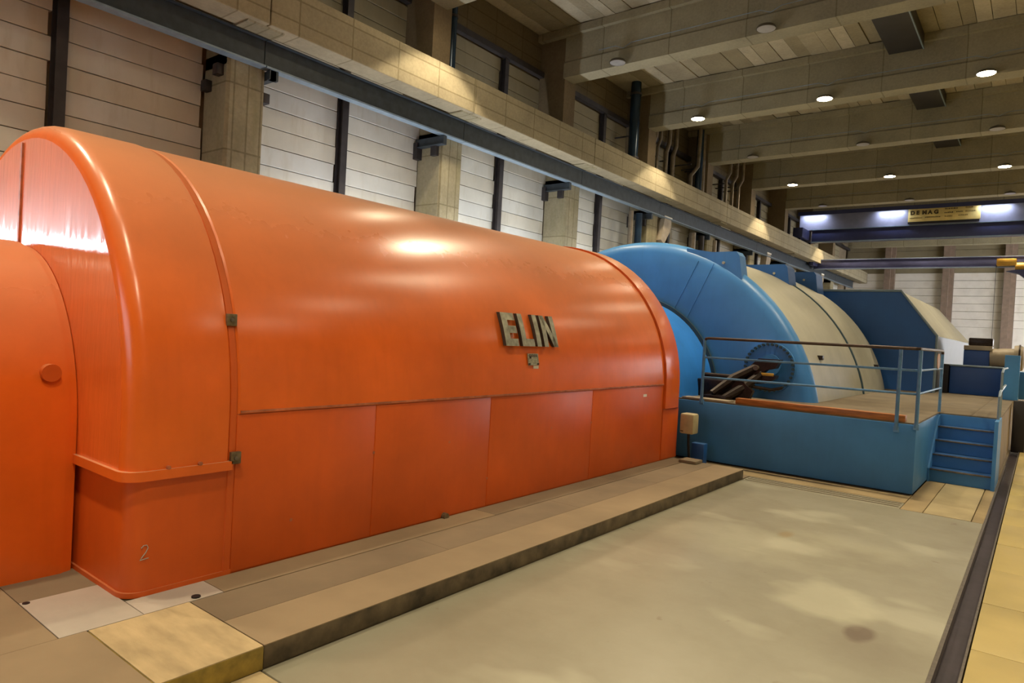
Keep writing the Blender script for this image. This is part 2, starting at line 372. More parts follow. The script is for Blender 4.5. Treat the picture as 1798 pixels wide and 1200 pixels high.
# ---- far wall
wf = struct('wall_far', (-2, Y1, 0))
obj('backing', B().box(XL - .4, XR + .4, Y1 + .12, Y1 + .4, -.07, 12.4), M_joint, wf)
fx = [-14.0 + .0, -10.95, -6.75, -2.70, 1.35, 5.40, 9.45, XR]
for i in range(len(fx) - 1):
    x0 = fx[i] + (.75 if 0 < i else 0); x1 = fx[i + 1]
    z = 0.0
    while z < 12.0:
        h = min(.62, 12.1 - z)
        if z >= 4.2 and i < 4:
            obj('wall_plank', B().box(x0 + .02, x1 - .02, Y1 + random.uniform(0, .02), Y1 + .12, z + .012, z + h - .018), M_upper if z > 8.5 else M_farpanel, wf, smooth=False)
        z += .62
    obj('lower_wall' if i < 4 else 'plain_wall', B().box(x0 + .02, x1 - .02, Y1, Y1 + .12, 0, 4.33 if i < 4 else 12.1), M_farpanel, wf)
for k, x in enumerate(fx[1:-1]):
    c = thing('concrete_column', '%s pinkish brown column of the far end wall, counted from the left' % ORD[k], 'column', (x + .37, Y1 - .2, 0), 'columns of the far end wall')
    obj('shaft', B().box(x, x + .45, Y1 - .45, Y1 + .12, 0, 12.1), M_farcol, c)
    obj('shaft_side', B().box(x + .45, x + .75, Y1 - .25, Y1 + .12, 0, 12.1), M_post if False else M_farcol, c)
# ---- right wall with an added far-wall window; near wall and windows lighting the casing end
wr = struct('wall_right', (XR, 20, 0))
obj('wall_surface', B().box(XR, XR + .3, Y0, Y1, -.07, 12.4), M_panel[1], wr)
w3_ = struct('added_fill_window', (XR, 57, 1))  # unseen window, added to light the far wall
for yy in (46.0, 50.6, 55.2, 59.8):
    obj('pane', B().box(XR - .04, XR - .02, yy + .1, yy + 4.5, 1.0, 6.5), M_fill_glass, w3_)
    obj('mullion', B().box(XR - .08, XR, yy, yy + .1, .9, 6.6), M_steel, w3_)
wn = struct('wall_near', (-2, Y0, 0))
for (x0, x1, z0, z1) in ((XL - .3, XR + .3, -.07, 3.3), (XL - .3, XR + .3, 6.6, 12.4), (XL - .3, -13, 3.3, 6.6), (-2.2, XR + .3, 3.3, 6.6)):
    obj('wall_surface', B().box(x0, x1, Y0 - .3, Y0, z0, z1), M_panel[1], wn)
w2 = struct('window_2', (XL, -1.5, 1.2))
obj('frame', B().box(XL + .0, XL + .06, -5.0, 2.1, 1.1, 1.2).box(XL, XL + .06, -5.0, 2.1, 3.28, 3.36).box(XL, XL + .06, -5.0, -4.9, 1.2, 3.28).box(XL, XL + .06, 2.0, 2.1, 1.2, 3.28), M_steel, w2)
for yy in (-4.9, -2.6, -.3): obj('pane', B().box(XL + .01, XL + .03, yy, yy + 2.28, 1.2, 3.28), M_glass2, w2)
wi = struct('window_1', (-7.6, Y0, 3.3))
for k in range(9): obj('mullion', B().box(-13 + k * 1.35 - .04, -13 + k * 1.35 + .04, Y0 - .25, Y0 - .1, 3.3, 6.6), M_steel, wi)
for z in (3.3, 4.95, 6.52): obj('transom', B().box(-13, -2.2, Y0 - .25, Y0 - .1, z, z + .08), M_steel, wi)
obj('pane', B().box(-13, -2.2, Y0 - .2, Y0 - .18, 3.3, 6.6), M_glass, wi)
# ---- ceiling: long precast boards between the cross beams
BY = [6.2 + 6.15 * k for k in range(-3, 10)]          # near faces of the cross beams
ce = struct('ceiling', (-2, 20, 12.1))
obj('slab', B().box(XL - .4, XR + .4, Y0, Y1 + .4, 12.22, 12.6), M_slabs[2], ce)
nb = 0
for k, yb in enumerate(BY[:-1]):
    if 12 < yb + 6 and yb < 34:
        x = XL
        while x < XR:
            w = random.uniform(.34, .62); x1 = min(x + w, XR)
            if x < 6:
                obj('ceiling_board', B().box(x + .008, x1 - .008, yb + .64, yb + 6.13, 12.1 + random.uniform(0, .05), 12.22), random.choice(M_slabs), ce, smooth=False); nb += 1
            x = x1
    else:
        obj('ceiling_field', B().box(XL, XR, yb + .64, yb + 6.13, 12.1, 12.22), M_slabs[1], ce)

# ================================================================== CONCRETE FRAME
def poscol(k): return '%s concrete wall column from the left, behind the casings' % ORD[k]
for k, y in enumerate(cols_y):
    if y < 0 or y > 62: continue
    kk = k - 2
    lab = ['concrete column left of the dark post row, behind the front of the orange casing'][0] if kk == 0 else '%s concrete column of the left wall, counted from the photo\'s left edge' % ORD[kk]
    if kk == 0: lab = 'wide concrete column nearest the camera, behind the front half of the orange casing'
    c = thing('concrete_column', lab, 'column', (-13.5, y + .4, 0), 'columns under the crane girder')
    b = B(); b.prism([(y, XL), (y + .8, XL), (y + .8, -13.1), (y + .06, -13.1), (y, -13.16)], 'z', 0, 7.35)
    b.v = [(p[1], p[0], p[2]) for p in b.v]
    obj('shaft', b, M_column, c)
    pr = [(-14, 7.1), (-13.12, 7.1), (-13.12, 7.5), (-13.0, 7.6), (-13.0, 7.79), (-12.45, 7.79), (-12.42, 7.82), (-14, 7.82)]
    obj('corbel', B().prism(pr, 'y', y + .0, y + .8), M_column, c)
    uy = y - .72 + .03 * 0
    obj('upper_shaft', B().box(XL, -12.95, y - .68, y - .02, 7.82, 12.1), [M_upcol], c)
for k, y in enumerate(posts_y):
    if y < 0 or y > 50: continue
    kk = k - 1
    c = thing('steel_post', '%s dark vertical steel post of the left wall, counted from the left' % ORD[kk], 'post', (XL + .1, y + .09, 0), 'dark steel posts between wall planks')
    obj('web', B().box(XL, XL + .16, y + .05, y + .13, 0, 10.66), M_post, c)
    obj('flange', B().box(XL + .16, XL + .19, y, y + .18, 0, 10.66), M_post, c)
    obj('flange', B().box(XL + .0, XL + .03, y - .03, y + .21, 0, 10.66), M_post, c)
pu = thing('steel_purlin', 'long dark horizontal steel rail running high on the left wall above the posts', 'beam', (XL + .1, 26, 10.68))
for a, b in zip([Y0] + [c - .0 for c in cols_y if 0 < c < 62], [c - .70 for c in cols_y if 0 < c < 62] + [Y1]):
    obj('purlin_length', B().box(XL + .03, XL + .22, a + .02, b - .02, 10.68, 10.86), M_post, pu)
g = thing('crane_girder', 'long board-marked concrete girder along the left wall carrying the crane rail', 'girder', (-12.64, 26, 7.82))
seg = 0
ys = [-11.9 + 6.12 * k for k in range(0, 13)]
gy = [Y0] + [c + .4 for c in cols_y] + [Y1]
for a, b in zip(gy[:-1], gy[1:]):
    obj('girder_section', B().box(-12.92, -12.3, a + .012, b - .012, 7.82, 8.74, bev=.02), M_girder, g, smooth=False)
obj('rail', B().box(-12.68, -12.60, Y0, Y1, 8.74, 8.86), M_post, g)
# ---- cross beams with conduits
beams = {}
for k, y in enumerate(BY):
    lab = '%s concrete roof beam crossing the ceiling, counted from the camera' % ORD[max(0, min(k - 4, 10))]
    if k < 4: lab = 'concrete roof beam above and behind the camera, out of sight'
    b = thing('roof_beam', lab, 'beam', (-1.5, y + .3, 10.5), 'concrete cross beams under the ceiling')
    obj('web', B().prism([(y + .06, 12.1), (y + .06, 11.05), (y, 10.98), (y, 10.5), (y + .62, 10.5), (y + .62, 10.98), (y + .56, 11.05), (y + .56, 12.1)], 'x', -12.95, XR), M_beamc, b, smooth=False)
    obj('top_flange', B().box(XL, XR, y - .10, y + .72, 11.86, 12.1), M_beamc, b, smooth=False)
    cb = B(); zc = 11.12
    xs = [-11.6]
    for lx in (-10.72, -6.24, -1.76, 2.72, 7.2): xs += [lx - .28, lx, lx + .28]
    pts = []
    for q, xx in enumerate(xs):
        pts.append((xx, y - .04, zc - (.12 if q and (q % 3) == 2 else 0)))
    pts.append((XR, y - .04, zc)); cb.tube(pts, .009, 6)
    obj('conduit', cb, M_flange, b)
    beams[k] = b
# ---- high-bay lamps
def lamp(x, y, on, label, dz=0):
    t = thing('bay_lamp', label, 'lamp', (x, y, 10.62), 'round lamps hanging on the roof beams')
    hb = B(); prof = [(.02, 10.60), (.05, 10.59), (.12, 10.55), (.22, 10.52), (.25, 10.47), (.255, 10.44), (.245, 10.44), (.23, 10.49)]
    n = 20; v = [(x + r * math.cos(2 * math.pi * i / n), y + r * math.sin(2 * math.pi * i / n), z) for r, z in prof for i in range(n)]
    f = [(j * n + i, j * n + (i + 1) % n, (j + 1) * n + (i + 1) % n, (j + 1) * n + i) for j in range(len(prof) - 1) for i in range(n)]
    hb.add(v, f); hb.box(x - .02, x + .02, y - .02, y + .325, 10.57, 10.60); obj('housing', hb, M_lampbody, t)
    lb = B(); lb.tube([(x, y, 10.47), (x, y, 10.44)], .235, 20); obj('lens', lb, M_lens if on else M_lensoff, t)
    if on:
        L = bpy.data.lights.new('lamp_beam', 'SPOT'); L.energy = LAMP_SPOT; L.color = WARM; L.spot_size = math.radians(93); L.spot_blend = .12; L.shadow_soft_size = .2
        o = bpy.data.objects.new('lamp_beam', L); COL.objects.link(o); o.parent = t; o.location = (0, 0, -.2)
        P2 = bpy.data.lights.new('lamp_wide_glow', 'SPOT'); P2.energy = LAMP_SPOT * .10; P2.color = WARM; P2.spot_size = math.radians(168); P2.spot_blend = .4; P2.shadow_soft_size = .25
        o = bpy.data.objects.new('lamp_wide_glow', P2); COL.objects.link(o); o.parent = t; o.location = (0, 0, -.2)
    return t
LAMPS = []
LX = [(-10.72, 'left'), (-6.24, 'middle'), (-1.76, 'right'), (2.72, None), (7.2, None)]
for k, y in enumerate(BY):
    if k < 2 or k > 11: continue
    on = k % 2 == 0
    for lx, w in LX:
        if (w is None or k < 5) and not on: continue
        s = 'lit' if on else 'unlit'
        if w and k >= 5: lab = '%s round lamp at the %s of the %s roof beam counted from the camera' % (s, w, ORD[k - 4])
        else: lab = 'round lamp above the picture, %s on the %s' % ({-10.72: 'far left', -6.24: 'left of centre', -1.76: 'centre', 2.72: 'right of centre', 7.2: 'far right'}[lx], 'beam behind the camera' if k == 2 else ORD[k - 4] + ' roof beam')
        LAMPS.append(lamp(lx, y - .32, on, lab))

# ---- hanging duct
d = thing('ventilation_duct', 'dark grey rectangular duct running under the ceiling through the roof beams', 'duct', (-3.9, 30, 11.62))
for k in range(3, 8):
    y = BY[k]
    bb = B(); bb.box(-4.42, -3.45, y + .73, y + 6.04, 11.62, 12.08, bev=.01)
    obj('duct_section', bb, M_duct, d)
    obj('edge_strip', B().box(-3.47, -3.435, y + .73, y + 6.04, 11.60, 11.66), M_flange, d)

# ================================================================== STEEL RUNWAY AND PIPES ON THE LEFT WALL
r = thing('runway_beam', 'blue-grey steel channel running along the left wall under the concrete girder', 'beam', (-12.97, 26, 7.2))
for k in range(12):
    a = Y0 + k * 6.12 + 1.4; b = min(a + 6.10, Y1)
    obj('channel_section', B().box(-12.985, -12.96, a, b, 7.24, 7.78).box(-12.985, -12.87, a, b, 7.755, 7.78), M_steel, r, smooth=False)
    obj('bottom_flange', B().box(-13.09, -12.87, a, b, 7.205, 7.24), M_flange, r, smooth=False)
for k, y in enumerate(cols_y):
    if y < 1 or y > 44: continue
    kk = k - 2
    if kk == 0:
        t = thing('wall_bracket', 'short steel bracket on the far side of the nearest concrete column', 'bracket', (-13.3, y + .9, 6.9))
        obj('arm', B().box(-13.6, -12.9, y + .82, y + .95, 7.0, 7.19), M_steel, t); obj('end_plate', B().box(-13.0, -12.9, y + .80, y + 1.0, 7.0, 7.21), M_steel, t)
        for (xx, z, s) in ((-13.9, 6.75, 'left edge'), (-13.45, 7.0, 'middle')):
            tag(obj('anchor_block', B().box(xx, xx + .2, y - .14, y, z - .12, z + .1, bev=.01), M_post), 'small dark steel block bolted to the %s of the nearest concrete column' % s, 'block')
        tag(obj('anchor_block', B().box(-13.3, -13.1, y + .8, y + .95, 6.55, 6.76, bev=.01), M_post), 'small dark steel block on the far edge of the nearest concrete column', 'block')
        continue
    t = thing('wall_bracket', 'blue-grey steel arm across the %s concrete column from the left, under the channel' % ORD[kk], 'bracket', (-13.3, y - .1, 6.9), 'steel arms carrying the channel')
    obj('arm', B().box(-13.98, -12.9, y - .14, y - .02, 6.97, 7.19).box(-13.98, -12.9, y - .2, y - .02, 6.955, 6.97), M_steel, t)
    obj('foot_plate', B().box(-14.0, -13.85, y - .2, y, 6.65, 7.1), M_post, t)
    obj('knee_block', B().box(-13.4, -13.2, y - .12, y, 6.70, 6.96), M_post, t)
def pipe(name, lab, pts, rad, mat, grp=None, cat='pipe', clips=()):
    t = thing(name, lab, cat, Vector(pts[0]), grp)
    obj('tube', B().tube(pts, rad, 12), mat, t)
    p = Vector(pts[0])
    for z in (max(p.z + 1.0, 8.9), max(p.z + 2.0, 9.9)):
        if z < pts[-1][2] and p.z > 5: obj('wall_clip', B().box(-14.0, p.x, p.y - .02, p.y + .02, z, z + .05), M_post, t)
    for z in clips:
        p = Vector(pts[0]); obj('clamp', B().tube([(p.x, p.y, z), (p.x, p.y, z + .07)], rad * 1.18, 12), M_post, t)
pipe('drain_pipe', 'thick dark blue vertical pipe beside the upper column, nearest the camera', [(-13.3, 13.55, 8.0), (-13.3, 13.55, 12.1)], .13, M_pipe_b, 'blue pipes above the girder', clips=(9.1, 10.6))
pipe('drain_pipe', 'thick dark blue glossy pipe rising to the ceiling behind the second upper column', [(-13.15, 23.85, 8.0), (-13.15, 23.85, 12.1)], .2, M_pipe_b, 'blue pipes above the girder', clips=(9.1, 11.6))
for k, (yy, rr) in enumerate(((26.6, .09), (27.05, .07), (27.9, .1), (28.6, .1))):
    pipe('grey_pipe', '%s grey pipe from the left in the bundle behind the second lit beam' % ORD[k], [(-13.7, yy, 8.0), (-13.7, yy, 10.4), (-13.6, yy + .05, 10.8), (-13.6, yy + .05, 12.0)], rr, M_pipe_g, 'grey pipe bundle above the girder')
pipe('grey_pipe', 'kinked grey pipe beside a thick dark pipe above the girder', [(-13.1, 29.3, 8.1), (-13.1, 29.3, 9.6), (-13.0, 29.8, 10.1), (-13.0, 29.9, 11.9)], .09, M_pipe_g)
pipe('drain_pipe', 'thick black pipe between two grey ones above the girder', [(-13.1, 30.18, 8.1), (-13.1, 30.18, 11.9)], .16, M_pipe_b)
pipe('grey_pipe', 'straight thick grey pipe right of the black pipe above the girder', [(-13.1, 30.55, 8.1), (-13.1, 30.55, 11.8)], .14, M_pipe_g)
for k, yy in enumerate((33.6, 34.5, 35.4)):
    pipe('grey_pipe', '%s thin grey pipe of the farthest bundle above the girder' % ORD[k], [(-13.1, yy, 8.1), (-13.1, yy, 10.3), (-13.0, yy + .25, 10.7), (-13.0, yy + .3, 11.8)], .08, M_pipe_g, 'farthest grey pipe bundle')
for k, (yy, rr, mm, nm) in enumerate(((24.1, .1, M_pipe_g, 'pale grey'), (24.75, .15, M_pipe_b, 'dark blue'), (30.1, .16, M_pipe_g, 'thick pale grey'), (31.15, .14, M_post, 'black'), (32.7, .16, M_pipe_g, 'thick beige grey'))):
    pipe('riser_pipe', '%s vertical pipe on the left wall above the light blue casing' % nm, [(-13.2, yy, 0), (-13.2, yy, 7.1)], rr, mm, 'risers under the channel')
for k, (y, z) in enumerate(((26.7, 6.85), (40.3, 7.0), (52.6, 7.0))):
    t = thing('wall_funnel', ['pale tapered chute on the left wall above the light blue casing', 'pale tapered chute on the left wall left of the lug of the cream casing', 'pale tapered chute on the left wall above the cream casing, farthest away'][k], 'chute', (-13.1, y, z - .8), 'pale chutes on the left wall')
    obj('body', B().prism([(y - .1, z + .35), (y + .55, z + .45), (y + .55, z - .05), (y - .05, z - .75), (y - .35, z - .6)], 'x', -13.3, -12.95), M_beige, t)
    obj('rim', B().box(-13.32, -12.93, y - .14, y + .6, z + .38, z + .46), M_white, t)

# ================================================================== ORANGE GENERATOR CASING
CX = -6.87
def arch(y, R, hw, zc, z0, n=40):
    """cross-section: straight sides up to zc, half round above"""
    pts = [(CX + hw, y, z0)]
    pts += [(CX + hw * math.cos(t), y, zc + R * math.sin(t)) for t in [math.pi * i / n for i in range(n + 1)]]
    pts += [(CX - hw, y, z0)]
    return pts
ZC, RR, KH = 1.33, 2.24, .14
gen = thing('generator_casing', 'large bright orange arched steel machine casing with raised metal letters', 'machine', (CX, 6, KH))
def aloft(d0, segs, z0, **kw):
    return B().loft([arch(y, RR - d, RR - d, ZC, z0) for y, d in segs], **kw)
rb = .13
def bull(y0, r=rb, base=0.0, n=6): return [(y0 + r * (1 - math.sin(t)), base + r * (1 - math.cos(t))) for t in [math.pi / 2 * (1 - i / n) for i in range(n + 1)]]
def bullr(y0, r=rb, base=0.0, n=7):
    o = []
    for i in range(n + 1):
        t = math.pi / 2 * i / n
        o.append((y0 + r * (1 - math.sin(t)), base + r * (1 - math.cos(math.pi / 2 - t) if False else r and base * 0 + r * (1 - math.sin(math.pi / 2 - t)))))
    return o
def nose(y0, r, base, n=7):
    """rounded front edge: y grows while the inset shrinks"""
    return [(y0 + r * (1 - math.cos(a)), base + r * (1 - math.sin(a))) for a in [math.pi / 2 * i / n for i in range(n + 1)]]
obj('core_shell', aloft(0, nose(1.97, rb, .022) + [(2.6, .022), (10.42, .022)], KH), M_orange_dull, gen)
# front hood, upper part with its flanged lower lip
hood = obj('front_hood', aloft(0, nose(1.94, rb, 0)[0:] + [(2.6, 0), (2.63, .004), (2.638, .02)], .985, cap0=False, cap1=False), M_orange, gen)
obj('end_face', B().loft([arch(1.9395, RR - rb + .003, RR - rb + .003, ZC, .985), arch(1.955, RR - rb - .003, RR - rb - .003, ZC, .985)]), M_orange_gloss, gen)
lip = [(1.93, rb * .95)] + nose(1.915, rb, -.022) + [(2.64, -.022)]
def ring(y, d, z0, z1):  # U-shaped lip section
    return [(CX + RR - d, y, z0), (CX + RR - d, y, z1), (CX - RR + d, y, z1), (CX - RR + d, y, z0)]
obj('lower_lip', B().loft([ring(y, d, .925, .99) for y, d in nose(1.915, rb, -.022) + [(2.66, -.022)]]), M_orange, gen)
obj('base_lip', B().loft([ring(y, d, KH, .175) for y, d in nose(1.955, rb, .012) + [(2.70, .012)]]), M_orange_dull, gen)
obj('centre_seam', B().box(CX - .05, CX - .012, 1.925, 1.945, 2.56, 3.42), M_seam, gen)
# main upper cover and its scraped lower edge
obj('upper_cover', aloft(0, [(2.70, .02), (2.715, .010), (9.84, .010), (9.85, .02)], 1.345, cap0=False, cap1=False), M_orange, gen)
obj('cover_edge', B().box(CX + RR - .016, CX + RR - .004, 2.72, 9.83, 1.335, 1.352), M_seam, gen)
obj('seam_strip', aloft(0, [(2.640, .022), (2.645, .014), (2.69, .014), (2.695, .022)], KH, cap0=False, cap1=False), M_orange_dull, gen)
for a, b in ((2.70, 4.02), (4.03, 5.62), (5.63, 7.72), (7.73, 9.83)):
    obj('side_panel', B().box(CX + RR - .04, CX + RR - .016, a, b, KH + .01, 1.325, bev=.004), M_orange_dull, gen)
obj('rear_hood', aloft(0, [(9.86, .035), (9.865, -.02), (10.34, -.02), (10.40, .0), (10.45, .06)], .96, cap0=False), M_orange, gen)
obj('rear_panel', B().box(CX + RR - .04, CX + RR - .01, 9.86, 10.43, KH + .01, .95, bev=.004), M_orange_dull, gen)
def latch(y, z, nm='latch'):
    xx = CX + (RR if z < ZC else math.sqrt(RR * RR - (z - ZC) ** 2))
    l = obj(nm, B().box(xx - .01, xx + .022, y - .035, y + .045, z - .045, z + .045, bev=.006), M_latch, gen)
    obj('bolt', B().tube([(xx + .02, y, z), (xx + .034, y, z)], .014, 8), M_tread, l)
latch(2.66, 2.02); latch(2.68, 1.01)
for y in (2.2, 2.42, 3.2, 4.02, 5.0, 5.62, 6.8, 7.72, 8.9):
    z = random.choice((.22, .45, .9)) if y > 3 else 1.0
    obj('screw_head', B().tube([(CX + RR - .02, y, z), (CX + RR + (.024 if y < 3 else -.014), y, z)], .014, 8), M_seam, gen)
obj('drain_stub', B().tube([(CX + RR - .03, 4.97, .16), (CX + RR + .03, 4.97, .16)], .035, 10), M_latch, gen)
def skin(y, z, off):
    s = max(0, z - ZC); return (CX + math.sqrt((RR - .012 + off) ** 2 - s * s), y, z)
# raised letters, bent to the curve of the cover
def letter(polys, y0, name):
    # polys: list of quads in letter space (u right 0..w, v up 0..1); built as slabs following the shell
    b = B()
    for q in polys:
        nseg = 4
        for s in range(nseg):
            t0, t1 = s / nseg, (s + 1) / nseg
            lo0 = Vector(q[0]).lerp(Vector(q[3]), t0); hi0 = Vector(q[1]).lerp(Vector(q[2]), t0)
            lo1 = Vector(q[0]).lerp(Vector(q[3]), t1); hi1 = Vector(q[1]).lerp(Vector(q[2]), t1)
            P = lambda p, off: skin(y0 + p.x, 1.885 + p.y * .37, off)
            v = [P(lo0, 0.012), P(hi0, 0.012), P(hi1, 0.012), P(lo1, 0.012), P(lo0, .055), P(hi0, .055), P(hi1, .055), P(lo1, .055)]
            b.add(v, [(4, 5, 6, 7)], 0); b.add(v, [(0, 3, 2, 1), (0, 1, 5, 4), (1, 2, 6, 5), (2, 3, 7, 6), (3, 0, 4, 7)], 1)
    o = obj(name, b, [M_letter, M_edge], gen, smooth=False)
w = .235; sw = .085
def Q(u0, u1, v0, v1): return [(u0, v0), (u1, v0), (u1, v1), (u0, v1)]
letter([Q(0, sw * 1.15, 0, 1), Q(sw * 1.15, w, 0, .22), Q(sw * 1.15, w, .39, .61), Q(sw * 1.15, w, .78, 1)], 5.85, 'letter_e')
letter([Q(0, sw, 0, 1), Q(sw, w, 0, .23)], 6.155, 'letter_l')
letter([Q(0, sw, 0, 1)], 6.44, 'letter_i')
letter([Q(0, sw, 0, 1), Q(.20, .285, 0, 1), [(.20, 0), (.285, 0), (sw, 1), (0, 1)]], 6.585, 'letter_n')
pl = B(); a = [skin(6.27, 1.80, .01), skin(6.47, 1.80, .01), skin(6.47, 1.665, .01), skin(6.27, 1.665, .01)]; a2 = [(p[0] + .012, p[1], p[2]) for p in a]
pl.add(a + a2, [(0, 1, 2, 3), (4, 5, 6, 7), (0, 1, 5, 4), (1, 2, 6, 5), (2, 3, 7, 6), (3, 0, 4, 7)])
o = obj('rating_plate', pl, M_plate, gen)
for z in (1.785, 1.77): obj('print_line', B().box(skin(6.3, z, .02)[0], skin(6.3, z, .024)[0], 6.29, 6.45, z - .005, z + .004), M_edge, o)
for y, z in ((6.285, 1.68), (6.455, 1.68), (6.31, 1.755)): obj('print_mark', B().box(skin(y, z, .02)[0], skin(y, z, .025)[0], y - .015, y + .015, z - .012, z + .012), M_edge, o)
pl = B(); pl.box(skin(6.4, 1.65, .002)[0], skin(6.4, 1.65, .006)[0], 6.38, 6.48, 1.625, 1.66); obj('sticker', pl, M_white, gen)
obj('sticker', B().box(CX + RR - .02, CX + RR - .015, 9.17, 9.28, 1.175, 1.215), M_white, gen)
# chalk mark on the lower hood, a pale "2"
pts = [(2.06, .47), (2.075, .485), (2.095, .485), (2.105, .465), (2.09, .435), (2.065, .405), (2.055, .39), (2.11, .395)]
obj('chalk_mark', B().tube([(CX + RR - .0205, y, z) for y, z in pts], .0035, 5), M_coverp, gen)
obj('vent_slot', B().tube([(-6.64, 2.36, 3.525), (-6.60, 2.40, 3.53)], .012, 6), M_black, gen)

# ---- exciter housing in front
ex = thing('exciter_housing', 'smaller orange arched housing at the left edge, joined to the large orange casing', 'machine', (CX, 0, KH))
def arch2(y, R): return [(CX + (p[0] - CX), p[1], p[2]) for p in arch(y, R, R, 1.15, KH)]
obj('shell', B().loft([arch2(-4.2, 1.42), arch2(-4.19, 1.43), arch2(1.86, 1.43), arch2(1.885, 1.415), arch2(1.935, 1.40)]), M_orange, ex)
obj('cover_seam', B().loft([arch2(-1.50, 1.432), arch2(-1.47, 1.436), arch2(-1.44, 1.432)], cap0=False, cap1=False), M_orange_dull, ex)
o = obj('turn_lock', B().tube([(CX + 1.41, 1.76, 1.58), (CX + 1.30, 1.76, 1.58)], .062, 20), M_orange_dull, ex)
zz = 1.58; xx = CX + math.sqrt(1.43 ** 2 - .43 ** 2)
o = obj('lock_ring', B().tube([(xx - .02, 1.76, zz), (xx + .0008, 1.76, zz - .0)], .058, 20), M_orange_dull, ex)
obj('slot', B().box(xx, xx + .003, 1.753, 1.767, zz - .045, zz + .045), M_latch, o)

# ================================================================== WALKWAY PLINTH
pk = thing('walkway_plinth', 'low raised tan concrete walkway with cover plates along the orange casing', 'walkway', (-5, 5, 0))
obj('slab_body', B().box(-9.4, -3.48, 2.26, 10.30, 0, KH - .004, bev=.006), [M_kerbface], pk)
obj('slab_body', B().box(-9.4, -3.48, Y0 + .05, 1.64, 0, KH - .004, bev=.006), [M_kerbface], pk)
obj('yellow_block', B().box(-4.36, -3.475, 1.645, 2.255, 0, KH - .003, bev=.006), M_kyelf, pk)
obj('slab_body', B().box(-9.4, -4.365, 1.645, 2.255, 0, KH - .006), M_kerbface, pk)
obj('yellow_top', B().box(-4.355, -3.478, 1.65, 2.25, KH - .003, KH + .003), M_kyel, pk)
obj('outer_strip', B().box(-3.93, -3.482, 2.26, 10.295, KH - .004, KH + .002), M_plinth, pk)
obj('outer_strip', B().box(-4.36, -3.482, Y0 + .05, 1.64, KH - .004, KH + .002), M_plinth, pk)
yy = 2.26
for b in (4.3, 6.4, 8.3, 10.295):
    obj('walkway_band', B().box(-4.352, -3.936, yy, b - .004, KH - .004, KH + .001), M_cover, pk); yy = b  # darker inner band: the casing's shadow is put into the colour
yy = 1.97
for b, m in ((2.5, M_coverp), (5.45, M_plinth), (8.0, M_cover), (10.295, M_cover)):
    obj('cover_plate', B().box(-4.64, -4.362, yy, b - .006, KH - .006, KH + .003), m, pk); yy = b
obj('cover_plate', B().box(-5.05, -4.362, 1.50, 1.965, KH - .004, KH + .004, bev=.002), M_coverp, pk)
obj('cover_plate', B().box(-5.5, -5.055, 1.50, 1.965, KH - .004, KH + .002), M_cover, pk)
obj('walkway_band', B().box(-5.5, -4.365, Y0 + .05, 1.495, KH - .004, KH + .001), M_plinth, pk)
obj('bolt_hole', B().tube([(-4.40, 2.32, KH), (-4.40, 2.32, KH + .012)], .03, 10), M_black, pk)
obj('bolt_hole', B().tube([(-5.02, 1.53, KH), (-5.02, 1.53, KH + .008)], .022, 10), M_black, pk)
tag(obj('rubble_block', B().box(-4.4, -4.12, 10.0, 10.28, KH + .003, KH + .05, bev=.01), M_cover), 'small flat brown slab lying on the walkway end below the junction box', 'slab')

# ================================================================== TURBINE PLATFORM
DZ = 1.04
tp = thing('turbine_platform', 'raised blue steel platform with brown deck around the light blue turbine', 'platform', (-4, 20, 0))
obj('front_panel', B().box(-9.6, -1.37, 11.22, 11.30, .02, DZ - .02, bev=.012), M_blue_pl, tp)
obj('side_panel', B().box(-1.45, -1.37, 11.31, 13.88, .02, DZ - .02, bev=.008), M_blue_pl, tp)
obj('base_gap', B().box(-9.5, -1.41, 11.26, 13.8, 0, .03), M_black, tp)
obj('back_panel', B().box(-1.36, -.48, 13.86, 13.94, .02, DZ - .02), M_blue_pl, tp)
obj('side_wall', B().box(-.56, -.50, 13.95, 31, 0, DZ - .02), M_plinth, tp)
obj('deck', B().box(-9.6, -1.37, 11.23, 13.86, DZ - .02, DZ), M_deck, tp)
obj('deck', B().box(-11.9, -.50, 13.87, 31, DZ - .02, DZ), M_deck, tp)
obj('deck_seam', B().box(-.92, -.90, 13.9, 21, DZ, DZ + .003), M_stripe, tp)
obj('left_wall', B().box(-9.6, -9.55, 11.3, 31, 0, DZ - .02), M_blue_pl, tp)
tag(obj('timber_board', B().box(-4.0, -1.52, 11.235, 11.40, DZ, DZ + .095, bev=.006), M_wood), 'long varnished orange-brown timber board on the front edge of the platform', 'board')
tag(obj('steel_tray', B().box(-4.95, -4.12, 11.235, 11.5, DZ, DZ + .03, bev=.006), M_beige), 'pale flat strip on the platform edge left of the black lever', 'tray')
rl = thing('platform_railing', 'blue tubular railing with dark handrail around the platform front', 'railing', (-3, 11.2, DZ))
RY = 11.19
obj('top_rail', B().tube([(-4.57, RY, 2.07), (-4.55, RY, 2.10), (-4.5, RY, 2.11), (-1.43, RY, 2.11), (-1.39, RY + .03, 2.11), (-1.385, RY + .08, 2.11), (-1.385, 13.98, 2.11), (-1.385, 14.02, 2.09), (-1.385, 14.03, 2.05)], .024, 10), M_railtop, rl)
for z in (1.80, 1.46):
    obj('middle_rail', B().tube([(-4.56, RY, z - .02), (-1.43, RY, z), (-1.39, RY + .03, z), (-1.385, RY + .08, z), (-1.385, 14.02, z)], .017, 8), M_rail, rl)
for x, z0 in ((-4.57, 1.0), (-1.62, .92), (-1.37, .98)):
    p = obj('post', B().tube([(x, RY, z0), (x, RY, 2.09)], .026, 10), M_rail, rl)
    obj('foot_clamp', B().box(x - .035, x + .035, RY - .01, 11.235, z0 - .03, z0 + .05), M_rail, p)
obj('post', B().tube([(-1.385, 14.03, DZ), (-1.385, 14.03, 2.06)], .024, 10), M_rail, rl)
